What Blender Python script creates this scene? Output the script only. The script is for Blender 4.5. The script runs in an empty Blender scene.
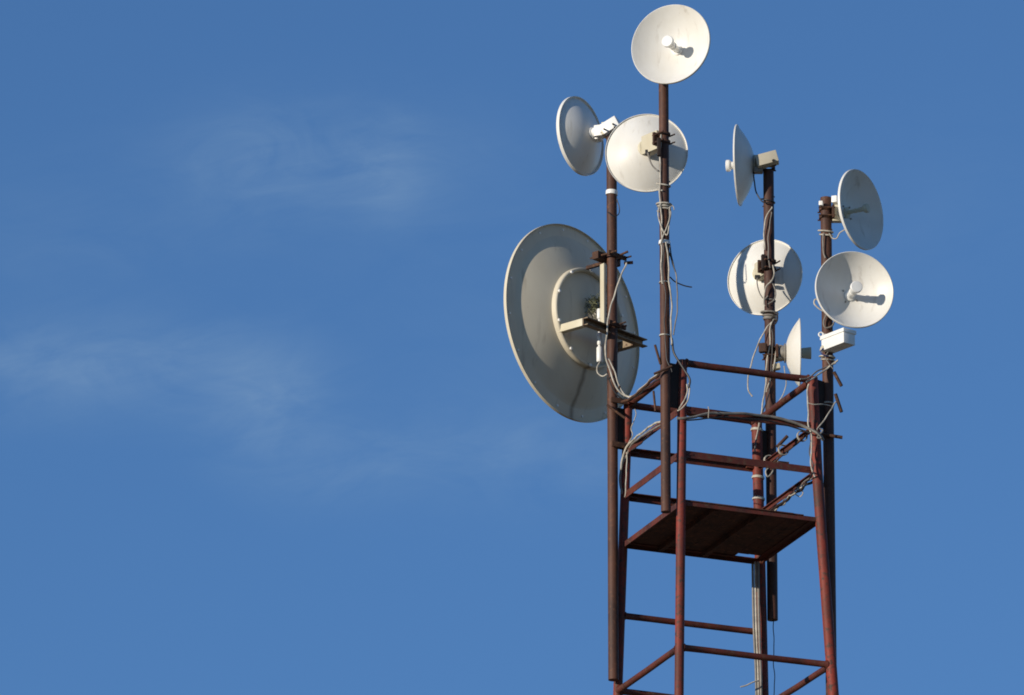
import bpy, bmesh, math, random
from mathutils import Vector, Matrix
random.seed(7)
R = math.radians
scene = bpy.context.scene
COL = scene.collection

# ------------------------------------------------------------------ camera
PITCH = R(19.0067)
FPX = 9600.0
EYE = 1.7
cam_data = bpy.data.cameras.new('camera')
cam = bpy.data.objects.new('camera', cam_data)
COL.objects.link(cam)
cam.location = (0, 0, EYE)
cam.rotation_euler = (math.pi / 2 + PITCH, 0, 0)
cam_data.sensor_fit = 'HORIZONTAL'
cam_data.sensor_width = 36
cam_data.lens = FPX * 36 / 1024
cam_data.clip_start = 0.5
cam_data.clip_end = 20000
scene.camera = cam

# ------------------------------------------------------------------ sun and sky
SUN_DIR = Vector((-0.76, -0.62, 0.182)).normalized()      # towards the sun
SUN_EL = math.asin(SUN_DIR.z)
SUN_AZ = math.atan2(SUN_DIR.x, SUN_DIR.y)
sun_data = bpy.data.lights.new('sun', 'SUN')
sun_data.energy = 4.4
sun_data.angle = R(0.53)
sun_data.color = (1.0, 0.905, 0.77)
sun = bpy.data.objects.new('sun', sun_data)
COL.objects.link(sun)
sun.location = (-20, -20, 40)
sun.rotation_euler = (-SUN_DIR).to_track_quat('-Z', 'Y').to_euler()

world = bpy.data.worlds.new('World')
scene.world = world
world.use_nodes = True
nt = world.node_tree
nt.nodes.clear()
N = nt.nodes.new
L_ = nt.links.new
w_out = N('ShaderNodeOutputWorld')
w_bg = N('ShaderNodeBackground')
w_bg.inputs['Strength'].default_value = 0.131
L_(w_bg.outputs[0], w_out.inputs['Surface'])
sky = N('ShaderNodeTexSky')
sky.sky_type = 'NISHITA'
sky.sun_disc = False
sky.sun_elevation = SUN_EL
sky.sun_rotation = SUN_AZ
sky.altitude = 500
sky.air_density = 0.8
sky.dust_density = 0.0
sky.ozone_density = 4.0
w_tint = N('ShaderNodeMix'); w_tint.data_type = 'RGBA'; w_tint.blend_type = 'MULTIPLY'
w_tint.inputs[0].default_value = 1.0
w_tint.inputs[7].default_value = (0.93, 1.0, 1.05, 1)
L_(sky.outputs[0], w_tint.inputs[6])


def wmath(op, a, b=None, c=None):
    n = N('ShaderNodeMath'); n.operation = op
    for i, v in enumerate((a, b, c)):
        if v is None:
            continue
        if isinstance(v, (int, float)):
            n.inputs[i].default_value = v
        else:
            L_(v, n.inputs[i])
    return n.outputs[0]


tc = N('ShaderNodeTexCoord')
sep = N('ShaderNodeSeparateXYZ')
L_(tc.outputs['Generated'], sep.inputs[0])
ysafe = wmath('MAXIMUM', sep.outputs[1], 0.02)
cu = wmath('DIVIDE', sep.outputs[0], ysafe)      # tangent of the bearing
cv = wmath('DIVIDE', sep.outputs[2], ysafe)      # tangent of the height
comb = N('ShaderNodeCombineXYZ')
L_(wmath('MULTIPLY', cu, 60.0), comb.inputs[0])
L_(wmath('MULTIPLY', cv, 120.0), comb.inputs[1])
rot = N('ShaderNodeVectorRotate'); rot.rotation_type = 'Z_AXIS'
rot.inputs['Angle'].default_value = R(-28)
L_(comb.outputs[0], rot.inputs[0])
nz = N('ShaderNodeTexNoise')
nz.inputs['Scale'].default_value = 1.15
nz.inputs['Detail'].default_value = 9
nz.inputs['Roughness'].default_value = 0.58
nz.inputs['Distortion'].default_value = 0.9
L_(rot.outputs[0], nz.inputs['Vector'])
stretch = N('ShaderNodeVectorMath'); stretch.operation = 'MULTIPLY'
stretch.inputs[1].default_value = (0.9, 3.0, 1.0)
L_(rot.outputs[0], stretch.inputs[0])
nf = N('ShaderNodeTexNoise')
nf.inputs['Scale'].default_value = 1.6
nf.inputs['Detail'].default_value = 8
nf.inputs['Roughness'].default_value = 0.62
nf.inputs['Distortion'].default_value = 1.4
L_(stretch.outputs[0], nf.inputs['Vector'])
wisp = wmath('MULTIPLY', wmath('SUBTRACT', wmath('ADD', wmath('MULTIPLY', nz.outputs[0], 0.82), wmath('MULTIPLY', nf.outputs[0], 0.18)), 0.27), 2.3)
wisp = wmath('MINIMUM', wmath('MAXIMUM', wisp, 0.0), 1.0)
# faint patches of high cloud, each a bearing, a height and a spread (radians-like tangents)
PATCHES = []
for (bx_, by_, sx_, sy_, amp_) in ((330, 165, 150, 62, .60), (388, 172, 36, 46, .55), (245, 150, 60, 36, .45), (90, 365, 170, 46, .95), (265, 400, 62, 48, .8),
                                   (330, 462, 80, 40, .6), (530, 450, 140, 50, .5), (600, 330, 230, 130, .16), (60, 230, 160, 60, .22), (930, 200, 120, 90, .14)):
    # bearing and height of each patch as tangents, with its spread
    PATCHES.append(((bx_ - 512) * 1.10e-4, 0.3445 - (by_ - 347.5) * 1.166e-4, sx_ * 1.10e-4, sy_ * 1.166e-4, amp_))
tot = None
for (u0, v0, su, sv, amp) in PATCHES:
    a = wmath('DIVIDE', wmath('SUBTRACT', cu, u0), su)
    b = wmath('DIVIDE', wmath('SUBTRACT', cv, v0), sv)
    g = wmath('EXPONENT', wmath('MULTIPLY', wmath('ADD', wmath('MULTIPLY', a, a), wmath('MULTIPLY', b, b)), -1.0))
    g = wmath('MULTIPLY', g, amp)
    tot = g if tot is None else wmath('ADD', tot, g)
cloud = wmath('MINIMUM', wmath('MULTIPLY', wmath('MULTIPLY', tot, wisp), 0.31), 0.5)
w_mix = N('ShaderNodeMix'); w_mix.data_type = 'RGBA'
L_(cloud, w_mix.inputs[0])
L_(w_tint.outputs[2], w_mix.inputs[6])
w_mix.inputs[7].default_value = (2.6, 3.7, 4.7, 1)
L_(w_mix.outputs[2], w_bg.inputs['Color'])

scene.view_settings.view_transform = 'Standard'
scene.view_settings.look = 'None'
scene.view_settings.exposure = 0.0
scene.view_settings.gamma = 1.0
scene.view_settings.use_curve_mapping = False

# ------------------------------------------------------------------ materials
def new_mat(name):
    m = bpy.data.materials.new(name)
    m.use_nodes = True
    return m, m.node_tree, m.node_tree.nodes['Principled BSDF']


def noise(t, vec, scale, detail=4, rough=0.55):
    n = t.nodes.new('ShaderNodeTexNoise')
    n.inputs['Scale'].default_value = scale
    n.inputs['Detail'].default_value = detail
    n.inputs['Roughness'].default_value = rough
    t.links.new(vec, n.inputs['Vector'])
    return n.outputs[0]


def ramp(t, fac, stops):
    n = t.nodes.new('ShaderNodeValToRGB')
    e = n.color_ramp.elements
    e[0].position, e[0].color = stops[0][0], (*stops[0][1], 1)
    e[1].position, e[1].color = stops[-1][0], (*stops[-1][1], 1)
    for p, c in stops[1:-1]:
        k = e.new(p); k.color = (*c, 1)
    t.links.new(fac, n.inputs[0])
    return n.outputs[0]


def mixc(t, fac, a, b, mode='MIX'):
    n = t.nodes.new('ShaderNodeMix'); n.data_type = 'RGBA'; n.blend_type = mode
    for i, v in ((0, fac), (6, a), (7, b)):
        if isinstance(v, (int, float)):
            n.inputs[i].default_value = v
        elif isinstance(v, tuple):
            n.inputs[i].default_value = (*v, 1)
        else:
            t.links.new(v, n.inputs[i])
    return n.outputs[2]


def coords(t, scale=(1, 1, 1)):
    c = t.nodes.new('ShaderNodeTexCoord')
    mp = t.nodes.new('ShaderNodeMapping')
    mp.inputs['Scale'].default_value = scale
    t.links.new(c.outputs['Object'], mp.inputs[0])
    return mp.outputs[0]


def bump(t, bsdf, h, strength, dist=0.002):
    n = t.nodes.new('ShaderNodeBump')
    n.inputs['Strength'].default_value = strength
    n.inputs['Distance'].default_value = dist
    t.links.new(h, n.inputs['Height'])
    t.links.new(n.outputs[0], bsdf.inputs['Normal'])


def metal_paint(name, paint, dark, rust, rust_amt=0.5, rough=0.62):
    m, t, b = new_mat(name)
    v = coords(t, (1, 1, 0.35))
    big = noise(t, v, 9, 5)
    c1 = ramp(t, big, [(0.32, dark), (0.62, paint)])
    n2 = noise(t, coords(t), 34, 6, 0.65)
    fac = ramp(t, n2, [(rust_amt, (0, 0, 0)), (rust_amt + 0.12, (1, 1, 1))])
    sepf = t.nodes.new('ShaderNodeSeparateColor'); t.links.new(fac, sepf.inputs[0])
    c2 = mixc(t, sepf.outputs[0], c1, rust)
    t.links.new(c2, b.inputs['Base Color'])
    b.inputs['Roughness'].default_value = rough
    b.inputs['Specular IOR Level'].default_value = 0.3
    bump(t, b, n2, 0.5, 0.003)
    return m


def dish_paint(name, col, dirt, amt=0.5, rough=0.42, streak=0.0, stain=False):
    m, t, b = new_mat(name)
    n1 = noise(t, coords(t, (1, 1, 0.5)), 5, 5)
    f1 = ramp(t, n1, [(0.35, (0, 0, 0)), (0.8, (1, 1, 1))])
    s = t.nodes.new('ShaderNodeSeparateColor'); t.links.new(f1, s.inputs[0])
    mm = t.nodes.new('ShaderNodeMath'); mm.operation = 'MULTIPLY'
    t.links.new(s.outputs[0], mm.inputs[0]); mm.inputs[1].default_value = amt
    c = mixc(t, mm.outputs[0], col, dirt)
    n2 = noise(t, coords(t), 60, 3)
    f2 = ramp(t, n2, [(0.70, (0, 0, 0)), (0.76, (1, 1, 1))])
    s2 = t.nodes.new('ShaderNodeSeparateColor'); t.links.new(f2, s2.inputs[0])
    m2 = t.nodes.new('ShaderNodeMath'); m2.operation = 'MULTIPLY'
    t.links.new(s2.outputs[0], m2.inputs[0]); m2.inputs[1].default_value = 0.35
    c = mixc(t, m2.outputs[0], c, (0.30, 0.24, 0.16))
    if streak:
        n3 = noise(t, coords(t, (9, 9, 0.7)), 2.2, 4)
        f3 = ramp(t, n3, [(0.60, (0, 0, 0)), (0.78, (1, 1, 1))])
        s3 = t.nodes.new('ShaderNodeSeparateColor'); t.links.new(f3, s3.inputs[0])
        m3 = t.nodes.new('ShaderNodeMath'); m3.operation = 'MULTIPLY'
        t.links.new(s3.outputs[0], m3.inputs[0]); m3.inputs[1].default_value = streak
        c = mixc(t, m3.outputs[0], c, (0.24, 0.18, 0.11))
    if stain:
        # rain stain running down from the hub, and a broad scuffed band
        tcn = t.nodes.new('ShaderNodeTexCoord')
        sp = t.nodes.new('ShaderNodeSeparateXYZ'); t.links.new(tcn.outputs['Object'], sp.inputs[0])

        def mt(op, p, q=None):
            n = t.nodes.new('ShaderNodeMath'); n.operation = op
            for i, v in enumerate((p, q)):
                if v is None: continue
                if isinstance(v, (int, float)): n.inputs[i].default_value = v
                else: t.links.new(v, n.inputs[i])
            return n.outputs[0]
        along_ = mt('ADD', mt('MULTIPLY', sp.outputs[0], 0.66), mt('MULTIPLY', sp.outputs[1], 0.75))
        wob = mt('MULTIPLY', mt('SUBTRACT', noise(t, tcn.outputs['Object'], 7, 3), 0.5), 0.06)
        d_ = mt('ABSOLUTE', mt('ADD', mt('ADD', along_, 0.01), wob))
        f_ = mt('MULTIPLY', mt('LESS_THAN', sp.outputs[2], -0.3), mt('MAXIMUM', mt('SUBTRACT', 1.0, mt('DIVIDE', d_, 0.028)), 0.0))
        c = mixc(t, mt('MULTIPLY', f_, 0.75), c, (0.15, 0.11, 0.075))
    t.links.new(c, b.inputs['Base Color'])
    b.inputs['Roughness'].default_value = rough
    b.inputs['Specular IOR Level'].default_value = 0.35
    return m


def plain(name, col, rough=0.5, var=0.25, metallic=0.0):
    m, t, b = new_mat(name)
    n1 = noise(t, coords(t), 22, 3)
    c = ramp(t, n1, [(0.3, tuple(x * (1 - var) for x in col)), (0.7, tuple(min(1, x * (1 + var)) for x in col))])
    t.links.new(c, b.inputs['Base Color'])
    b.inputs['Roughness'].default_value = rough
    b.inputs['Metallic'].default_value = metallic
    return m


M = {
    'red_paint': metal_paint('red oxide paint', (0.235, 0.036, 0.021), (0.085, 0.026, 0.018), (0.060, 0.032, 0.022), 0.52),
    'rail_paint': metal_paint('worn rail paint', (0.120, 0.027, 0.017), (0.052, 0.018, 0.014), (0.095, 0.048, 0.028), 0.52),
    'deck': metal_paint('rusty deck plate', (0.085, 0.033, 0.022), (0.034, 0.016, 0.012), (0.14, 0.055, 0.030), 0.52, 0.8),
    'mast': metal_paint('rusty mast pipe', (0.100, 0.042, 0.026), (0.046, 0.023, 0.017), (0.150, 0.062, 0.030), 0.56),
    'mast_dark': metal_paint('dark rusty mast pipe', (0.082, 0.034, 0.023), (0.040, 0.020, 0.016), (0.12, 0.050, 0.028), 0.57),
    'rust': metal_paint('bare rusty steel', (0.085, 0.040, 0.024), (0.04, 0.022, 0.016), (0.15, 0.070, 0.035), 0.54, 0.8),
    'plate_dark_shade': metal_paint('dark plate and painted shade', (0.032, 0.020, 0.016), (0.018, 0.014, 0.012), (0.055, 0.026, 0.018), 0.58, 0.75),  # near-black base carries the shadow on the weld plates; also dark small parts
    'white': dish_paint('white dish paint', (0.76, 0.745, 0.70), (0.60, 0.555, 0.46), 0.65, 0.42, 0.42),
    'cream': dish_paint('cream bracket paint', (0.62, 0.57, 0.43), (0.42, 0.35, 0.22), 0.6, 0.5),
    'rusty_tan': metal_paint('rusty tan steel', (0.30, 0.235, 0.155), (0.16, 0.105, 0.065), (0.10, 0.055, 0.032), 0.52, 0.7),
    'tan': dish_paint('tan bracket paint', (0.54, 0.50, 0.40), (0.36, 0.30, 0.20), 0.6, 0.5),
    'big_white': dish_paint('large dish paint', (0.64, 0.58, 0.45), (0.50, 0.43, 0.31), 0.55, 0.5, 0.4, stain=True),
    'plastic': plain('white plastic', (0.78, 0.77, 0.73), 0.4, 0.05),
    'black': plain('black plastic', (0.022, 0.020, 0.020), 0.5),
    'cable_white': plain('weathered white cable jacket', (0.42, 0.385, 0.32), 0.6, 0.42),
    'cable_grey': plain('grey cable jacket', (0.20, 0.18, 0.155), 0.6, 0.3),
    'cable_blue': plain('blue cable jacket', (0.02, 0.035, 0.14), 0.5, 0.2),
    'galv': plain('galvanised steel', (0.34, 0.31, 0.26), 0.5, 0.3, 0.35),
    'moss': plain('greenish weathered mesh', (0.10, 0.105, 0.055), 0.9, 0.6),
    'concrete': plain('concrete', (0.34, 0.33, 0.31), 0.9, 0.2),
}
gm, gt, gb = new_mat('dry grass and soil')
gv = coords(gt)
gn = noise(gt, gv, 0.35, 8, 0.65)
gc = ramp(gt, gn, [(0.35, (0.13, 0.115, 0.06)), (0.5, (0.23, 0.175, 0.105)), (0.68, (0.30, 0.225, 0.14))])
gt.links.new(gc, gb.inputs['Base Color'])
gb.inputs['Roughness'].default_value = 0.95
bump(gt, gb, noise(gt, gv, 14, 6), 0.8, 0.05)

# ------------------------------------------------------------------ helpers
def P(px, py, Y):
    """the place at distance Y whose bearing and height were measured from the photograph"""
    x = (px - 512.0) / FPX
    u = -(py - 347.5) / FPX
    d = Vector((x, math.cos(PITCH) - u * math.sin(PITCH), math.sin(PITCH) + u * math.cos(PITCH)))
    t = Y / d.y
    return Vector((d.x * t, Y, EYE + d.z * t))


def tag(o, label=None, cat=None, group=None, kind=None):
    if label: o['label'] = label
    if cat: o['category'] = cat
    if group: o['group'] = group
    if kind: o['kind'] = kind
    return o


def thing(name, loc, label, cat, group=None):
    o = bpy.data.objects.new(name, None)
    o.empty_display_size = 0.1
    COL.objects.link(o)
    o.location = loc
    return tag(o, label, cat, group)


class MB:
    """collects shapes in world coordinates and links them as ONE mesh object"""
    def __init__(self):
        self.bm = bmesh.new()

    def quadstrip(self, rings, closed=True, cap=True, smooth=True):
        bm = self.bm
        vr = [[bm.verts.new(p) for p in ring] for ring in rings]
        n = len(vr[0])
        for a, b in zip(vr, vr[1:]):
            for i in range(n if closed else n - 1):
                f = bm.faces.new((a[i], a[(i + 1) % n], b[(i + 1) % n], b[i]))
                f.smooth = smooth
        if cap:
            bm.faces.new(list(reversed(vr[0])))
            bm.faces.new(vr[-1])
        return self

    def tube(self, pts, r, n=12, cap=True):
        pts = [Vector(p) for p in pts]
        rs = r if isinstance(r, (list, tuple)) else [r] * len(pts)
        t0 = (pts[1] - pts[0]).normalized()
        ref = Vector((0, 0, 1)) if abs(t0.z) < 0.9 else Vector((0, 1, 0))
        nrm = t0.cross(ref).normalized()
        rings = []
        for i, p in enumerate(pts):
            if i == 0: t = pts[1] - pts[0]
            elif i == len(pts) - 1: t = pts[-1] - pts[-2]
            else: t = (pts[i + 1] - pts[i]).normalized() + (pts[i] - pts[i - 1]).normalized()
            if t.length < 1e-9: t = pts[i] - pts[i - 1]
            t.normalize()
            nrm = (nrm - t * nrm.dot(t)).normalized()
            bn = t.cross(nrm)
            rings.append([p + (nrm * math.cos(2 * math.pi * k / n) + bn * math.sin(2 * math.pi * k / n)) * rs[i] for k in range(n)])
        return self.quadstrip(rings, True, cap)

    def lathe(self, o, axis, prof, n=72):
        """prof: list of (radius, height along axis); radius 0 closes the end"""
        bm = self.bm
        o = Vector(o); a = Vector(axis).normalized()
        ref = Vector((0, 0, 1)) if abs(a.z) < 0.9 else Vector((0, 1, 0))
        x = a.cross(ref).normalized(); y = a.cross(x)
        prev = None
        for (r, h) in prof:
            if r < 1e-6: cur = [bm.verts.new(o + a * h)]
            else: cur = [bm.verts.new(o + a * h + (x * math.cos(2 * math.pi * k / n) + y * math.sin(2 * math.pi * k / n)) * r) for k in range(n)]
            if prev is not None:
                for k in range(n):
                    k2 = (k + 1) % n
                    if len(prev) == 1 and len(cur) == 1: break
                    if len(prev) == 1: vs = (prev[0], cur[k2], cur[k])
                    elif len(cur) == 1: vs = (prev[k], prev[k2], cur[0])
                    else: vs = (prev[k], prev[k2], cur[k2], cur[k])
                    f = bm.faces.new(vs); f.smooth = True
            prev = cur
        return self

    def box(self, c, ax, ay, az, sx, sy, sz, bevel=0.0):
        """box with centre c, unit axes and full sizes"""
        c = Vector(c)
        ax, ay, az = Vector(ax).normalized(), Vector(ay).normalized(), Vector(az).normalized()
        vs = [self.bm.verts.new(c + ax * sx * i / 2 + ay * sy * j / 2 + az * sz * k / 2)
              for i in (-1, 1) for j in (-1, 1) for k in (-1, 1)]
        fs = []
        for q in ((0, 1, 3, 2), (4, 6, 7, 5), (0, 4, 5, 1), (2, 3, 7, 6), (0, 2, 6, 4), (1, 5, 7, 3)):
            fs.append(self.bm.faces.new([vs[i] for i in q]))
        if bevel:
            es = list({e for f in fs for e in f.edges})
            bmesh.ops.bevel(self.bm, geom=es, offset=bevel, segments=2, affect='EDGES', profile=0.6)
        return self

    def beam(self, a, b, side, h, w, bevel=0.0):
        """rectangular bar from a to b; side = thickness direction"""
        a, b = Vector(a), Vector(b)
        t = (b - a).normalized(); s = Vector(side); s = (s - t * s.dot(t)).normalized()
        return self.box((a + b) / 2, t, s, t.cross(s), (b - a).length, w, h, bevel)

    def angle(self, a, b, out, h=0.045, w=0.04, th=0.005):
        """angle iron from a to b: upright flange on the outer side, flat flange inwards at the top"""
        a, b = Vector(a), Vector(b)
        t = (b - a).normalized(); o = Vector(out); o = (o - t * o.dot(t)).normalized()
        u = t.cross(o)
        if u.z < 0: u = -u
        prof = [(0, h / 2), (0, -h / 2), (-th, -h / 2), (-th, h / 2 - th), (-w, h / 2 - th), (-w, h / 2)]
        return self.quadstrip([[p + o * x + u * y for x, y in prof] for p in (a, b)], True, True, False)

    def build(self, name, mat, parent=None, label=None, bevel_edges=None):
        bmesh.ops.recalc_face_normals(self.bm, faces=self.bm.faces)
        off = Vector((0, 0, 0))
        p = parent
        while p is not None:
            off += Vector(p.location); p = p.parent
        if parent is None:
            cs = [v.co for v in self.bm.verts]
            off = Vector((sum(c.x for c in cs) / len(cs), sum(c.y for c in cs) / len(cs), min(c.z for c in cs)))
        for v in self.bm.verts: v.co -= off
        me = bpy.data.meshes.new(name)
        self.bm.to_mesh(me); self.bm.free()
        me.materials.append(mat)
        try: me.set_sharp_from_angle(angle=R(38))
        except Exception: pass
        o = bpy.data.objects.new(name, me)
        COL.objects.link(o)
        if parent is not None: o.parent = parent
        else: o.location = off
        if label: o['label'] = label
        return o


def smooth_path(pts, step=6):
    pts = [Vector(p) for p in pts]
    if len(pts) < 3: return pts
    q = [pts[0] * 2 - pts[1]] + pts + [pts[-1] * 2 - pts[-2]]
    out = []
    for i in range(1, len(q) - 2):
        p0, p1, p2, p3 = q[i - 1:i + 3]
        for k in range(step):
            t = k / step
            out.append(0.5 * (2 * p1 + (p2 - p0) * t + (2 * p0 - 5 * p1 + 4 * p2 - p3) * t * t + (3 * p1 - p0 - 3 * p2 + p3) * t ** 3))
    out.append(pts[-1])
    return out


Z = Vector((0, 0, 1))

# ------------------------------------------------------------------ ground
g = MB()
S = 6000
vs = [g.bm.verts.new(p) for p in ((-S, -S, 0), (S, -S, 0), (S, S, 0), (-S, S, 0))]
g.bm.faces.new(vs)
go = g.build('ground', gm); go['kind'] = 'structure'

# ------------------------------------------------------------------ tower
CX, CY, PSI = 1.3081, 57.2, R(-23.0875)
R0, KR = 0.6702, -0.04102
ANG = {'F': -90, 'R': 0, 'B': 90, 'L': 180}


def corner(c, z):
    r = R0 + KR * (z - 20)
    a = R(ANG[c]) + PSI
    lean = max(0.0, 20.4 - z) * 0.022 if c == 'R' else 0.0      # the right leg splays a little more than the others
    return Vector((CX + r * math.cos(a) + lean, CY + r * math.sin(a), z))


def face_out(a, b):
    m = (corner(a, 20) + corner(b, 20)) / 2 - Vector((CX, CY, 20))
    return m.normalized()


Z1, Z2, Z3, ZP, Z5, Z6 = 21.104, 20.792, 20.497, 20.174, 19.718, 19.226
tower = thing('lattice_tower', (CX, CY, 0), 'tall rust red steel tower with a railed platform that carries the dish masts', 'tower')
LEG_R = {'F': 0.029, 'R': 0.034, 'B': 0.034, 'L': 0.029}
for c in 'FRBL':
    top = corner(c, Z1 + 0.014)
    pts = [corner(c, z) for z in (0.0, 4, 8, 12, 15, 17, 18, 19, 19.5, 20, 20.5, 21)] + [top]
    m = MB(); m.tube(pts, LEG_R[c], 20)
    m.build('leg', M['red_paint'], tower)
    m = MB(); m.box(corner(c, 0.15), (1, 0, 0), (0, 1, 0), Z, 0.6, 0.6, 0.3, 0.02)
    m.build('footing', M['concrete'], tower)


def rail(a, b, z, kind, h=0.045, w=0.04, r=0.021, mat='rail_paint', za=0.0, zb=0.0):
    pa, pb = corner(a, z + za), corner(b, z + zb)
    t = (pb - pa).normalized()
    pa = pa + t * (LEG_R[a] - 0.006); pb = pb - t * (LEG_R[b] - 0.006)
    m = MB()
    if kind == 'pipe':
        rnd = random.Random(int(z * 100) + ord(a))
        L0 = (pb - pa).length
        pp, rr = [], []
        for q, k in ((0, 1.42), (0.008, 1.36), (0.016, 1.04), (0.2, 1), (0.5, 1), (0.8, 1)):
            pp.append(pa.lerp(pb, q if q >= 0.2 else q / L0) + Vector((0, 0, rnd.uniform(-0.003, 0.002) if 0.1 < q < 0.9 else 0))); rr.append(r * k)
        for q, k in ((0.016, 1.04), (0.008, 1.36), (0.0, 1.42)):
            pp.append(pb.lerp(pa, q / L0)); rr.append(r * k)
        m.tube(pp, rr, 14)
    else:
        for p, sg in ((pa, 1), (pb, -1)):
            m.beam(p - t * sg * 0.004, p + t * sg * 0.055, Z, 0.03, 0.012, 0.003)
        m.angle(pa + face_out(a, b) * 0.012, pb + face_out(a, b) * 0.012, face_out(a, b), h, w)
    return m.build('rail', M[mat], tower)


for z, kind, faces in ((Z1, 'pipe', ('FR', 'BR', 'LB', 'FL')), (Z2, 'angle', ('FR', 'BR', 'LB', 'FL')), (Z3, 'angle', ('FR', 'BR', 'LB', 'FL')),
                       (Z5, 'pipe', ('LB',)), (Z6, 'pipe', ('FR', 'BR', 'LB', 'FL'))):
    for f in faces:
        rail(f[0], f[1], z, kind, r=0.022 if z == Z1 else 0.020, **(dict(h=0.026, w=0.022) if f == 'BR' else {}))
z = 18.2
while z > 0.6:
    for f in ('FR', 'BR', 'LB', 'FL'):
        rail(f[0], f[1], z, 'pipe')
    z -= 1.03

# platform: a frame of angle iron, deck sheets on it
pl = MB()
for f in ('FR', 'BR', 'LB', 'FL'):
    a, b = corner(f[0], ZP), corner(f[1], ZP)
    o = face_out(*f)
    t = (b - a).normalized()
    pl.angle(a + o * 0.006 + t * 0.022, b + o * 0.006 - t * 0.022, o, 0.036 if f == 'FL' else 0.026, 0.05)
pl.build('platform_frame', M['rail_paint'], tower)
pF, pR, pB, pL = (corner(c, ZP) for c in 'FRBL')


def deck_pt(u, v, dz):
    a = pF.lerp(pR, u); b = pL.lerp(pB, u)
    return a.lerp(b, v) + Vector((0, 0, dz))


def sheet(mb, u0, u1, v0, v1, dz, th=0.006):
    q = [(u0, v0), (u1, v0), (u1, v1), (u0, v1)]
    mb.quadstrip([[deck_pt(u, v, dz) for u, v in q], [deck_pt(u, v, dz + th) for u, v in q]], True, True, False)


for k, (u0, u1, v0, v1, dz) in enumerate([(0.03, 0.45, -0.012, 0.995, 0.0145), (0.453, 0.80, -0.016, 0.995, 0.0150), (0.803, 0.875, -0.012, 0.905, 0.0145),
                                          (0.878, 0.985, 0.01, 0.90, 0.0145), (0.955, 1.0, 0.903, 0.995, 0.0145)]):
    dk = MB(); sheet(dk, u0, u1, v0, v1, dz); dk.build('deck_plate', M['deck'], tower)
for u in (0.26, 0.58):
    dk = MB()
    dk.beam(deck_pt(u, 0.02, -0.002), deck_pt(u, 0.98, -0.002), Z, 0.03, 0.03)
    dk.build('deck_joist', M['deck'], tower)

# ------------------------------------------------------------------ masts
MAST = {}


def mast(key, top, bottom, Y, r, mat, label, leg, plate, brackets=(), rods=(), ties=()):
    """top / bottom in measured rows, x measured at a middle row"""
    (xt, yt), (xb, yb) = top, bottom
    pm = P((xt + xb) / 2, (yt + yb) / 2, Y)
    zt, zb = P(xt, yt, Y).z, P(xb, yb, Y).z
    MAST[key] = (pm.x, Y, r)
    t = thing('mast_pole', (pm.x, Y, zb), label, 'mast', 'rusty pipe masts welded to the tower legs')
    m = MB()
    m.tube([(pm.x, Y, zb + (zt - zb) * k / 12) for k in range(13)], r, 24)
    m.build('pole', M[mat], t)
    # web plate welded between mast and leg, its shadow put into the colour
    for (y0, y1) in plate:
        z0, z1 = P(xt, y1, Y).z, P(xt, y0, Y).z
        zc = (z0 + z1) / 2
        a = Vector((pm.x, Y, zc)); b = corner(leg, zc)
        d = (b - a); d.z = 0; d.normalize()
        m = MB()
        m.box((a + b) / 2, d, Z.cross(d), Z, (Vector((b.x - a.x, b.y - a.y, 0))).length - 0.03, 0.008, z1 - z0)
        m.build('weld_plate', M['plate_dark_shade'], t)
    for yb_ in brackets:
        zc = P(xt, yb_, Y).z
        a = Vector((pm.x, Y, zc)); b = corner(leg, zc)
        d = (b - a); d.z = 0; d.normalize(); s = Z.cross(d)
        if s.y > 0: s = -s
        m = MB(); m.beam(a - d * 0.03 + s * (r + 0.008), b + d * 0.045 + s * (r + 0.008), s, 0.035, 0.012, 0.002)
        m.build('bracket', M['rust'], t)
    for (p0, p1, dy, rr) in rods:
        m = MB(); m.tube([P(p0[0], p0[1], Y + dy), P(p1[0], p1[1], Y + dy)], rr, 10)
        m.build('rod', M['rust'], t)
    for (yy, mm, hh) in ties:
        zc = P(xt, yy, Y).z
        m = MB(); m.lathe((pm.x, Y, zc), (0.06, 0.02, 1), [(r - 0.004, -hh / 2), (r + 0.005, -hh / 2), (r + 0.006, 0), (r + 0.005, hh / 2), (r - 0.004, hh / 2)], 24)
        m.build('cable_tie', M[mm], t)
    return t


YF, YL, YR, YB = 56.55, 57.40, 57.04, 57.84
mast('F', (663, 52), (666.4, 512), YF, 0.031, 'mast', 'tallest rusty mast, in front, reaching up to the topmost dish', 'F',
     [(362, 406)], brackets=(), rods=[((655, 345), (660.5, 364), -0.02, 0.008), ((653.5, 391), (655.5, 411), -0.02, 0.007),
                                              ((654, 374), (672, 366), -0.05, 0.008)],
     ties=[(207, 'cable_white', 0.02), (243, 'plastic', 0.024), (283, 'cable_white', 0.008), (336, 'cable_white', 0.008)])
mast('L', (612.0, 128), (613.0, 680), YL, 0.033, 'mast', 'rusty mast left of the tower, behind the large dish mount', 'L',
     [(407, 448)], brackets=(402, 446), rods=[((607, 405), (625, 418), -0.06, 0.008), ((617, 392), (620, 386), -0.06, 0.006)],
     ties=[(193, 'plastic', 0.028)])
mast('R', (826.5, 198), (831.5, 760), YR, 0.035, 'mast', 'rusty mast on the right, holding two dishes and a white box', 'R',
     [(383, 430)], brackets=(), rods=[((834, 372), (841.5, 386), -0.05, 0.011), ((835.5, 394), (841.5, 412), -0.05, 0.011),
                                        ((820, 434), (842.5, 437.5), -0.05, 0.011)],
     ties=[(404, 'cable_white', 0.009), (358, 'cable_white', 0.012)])
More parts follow.
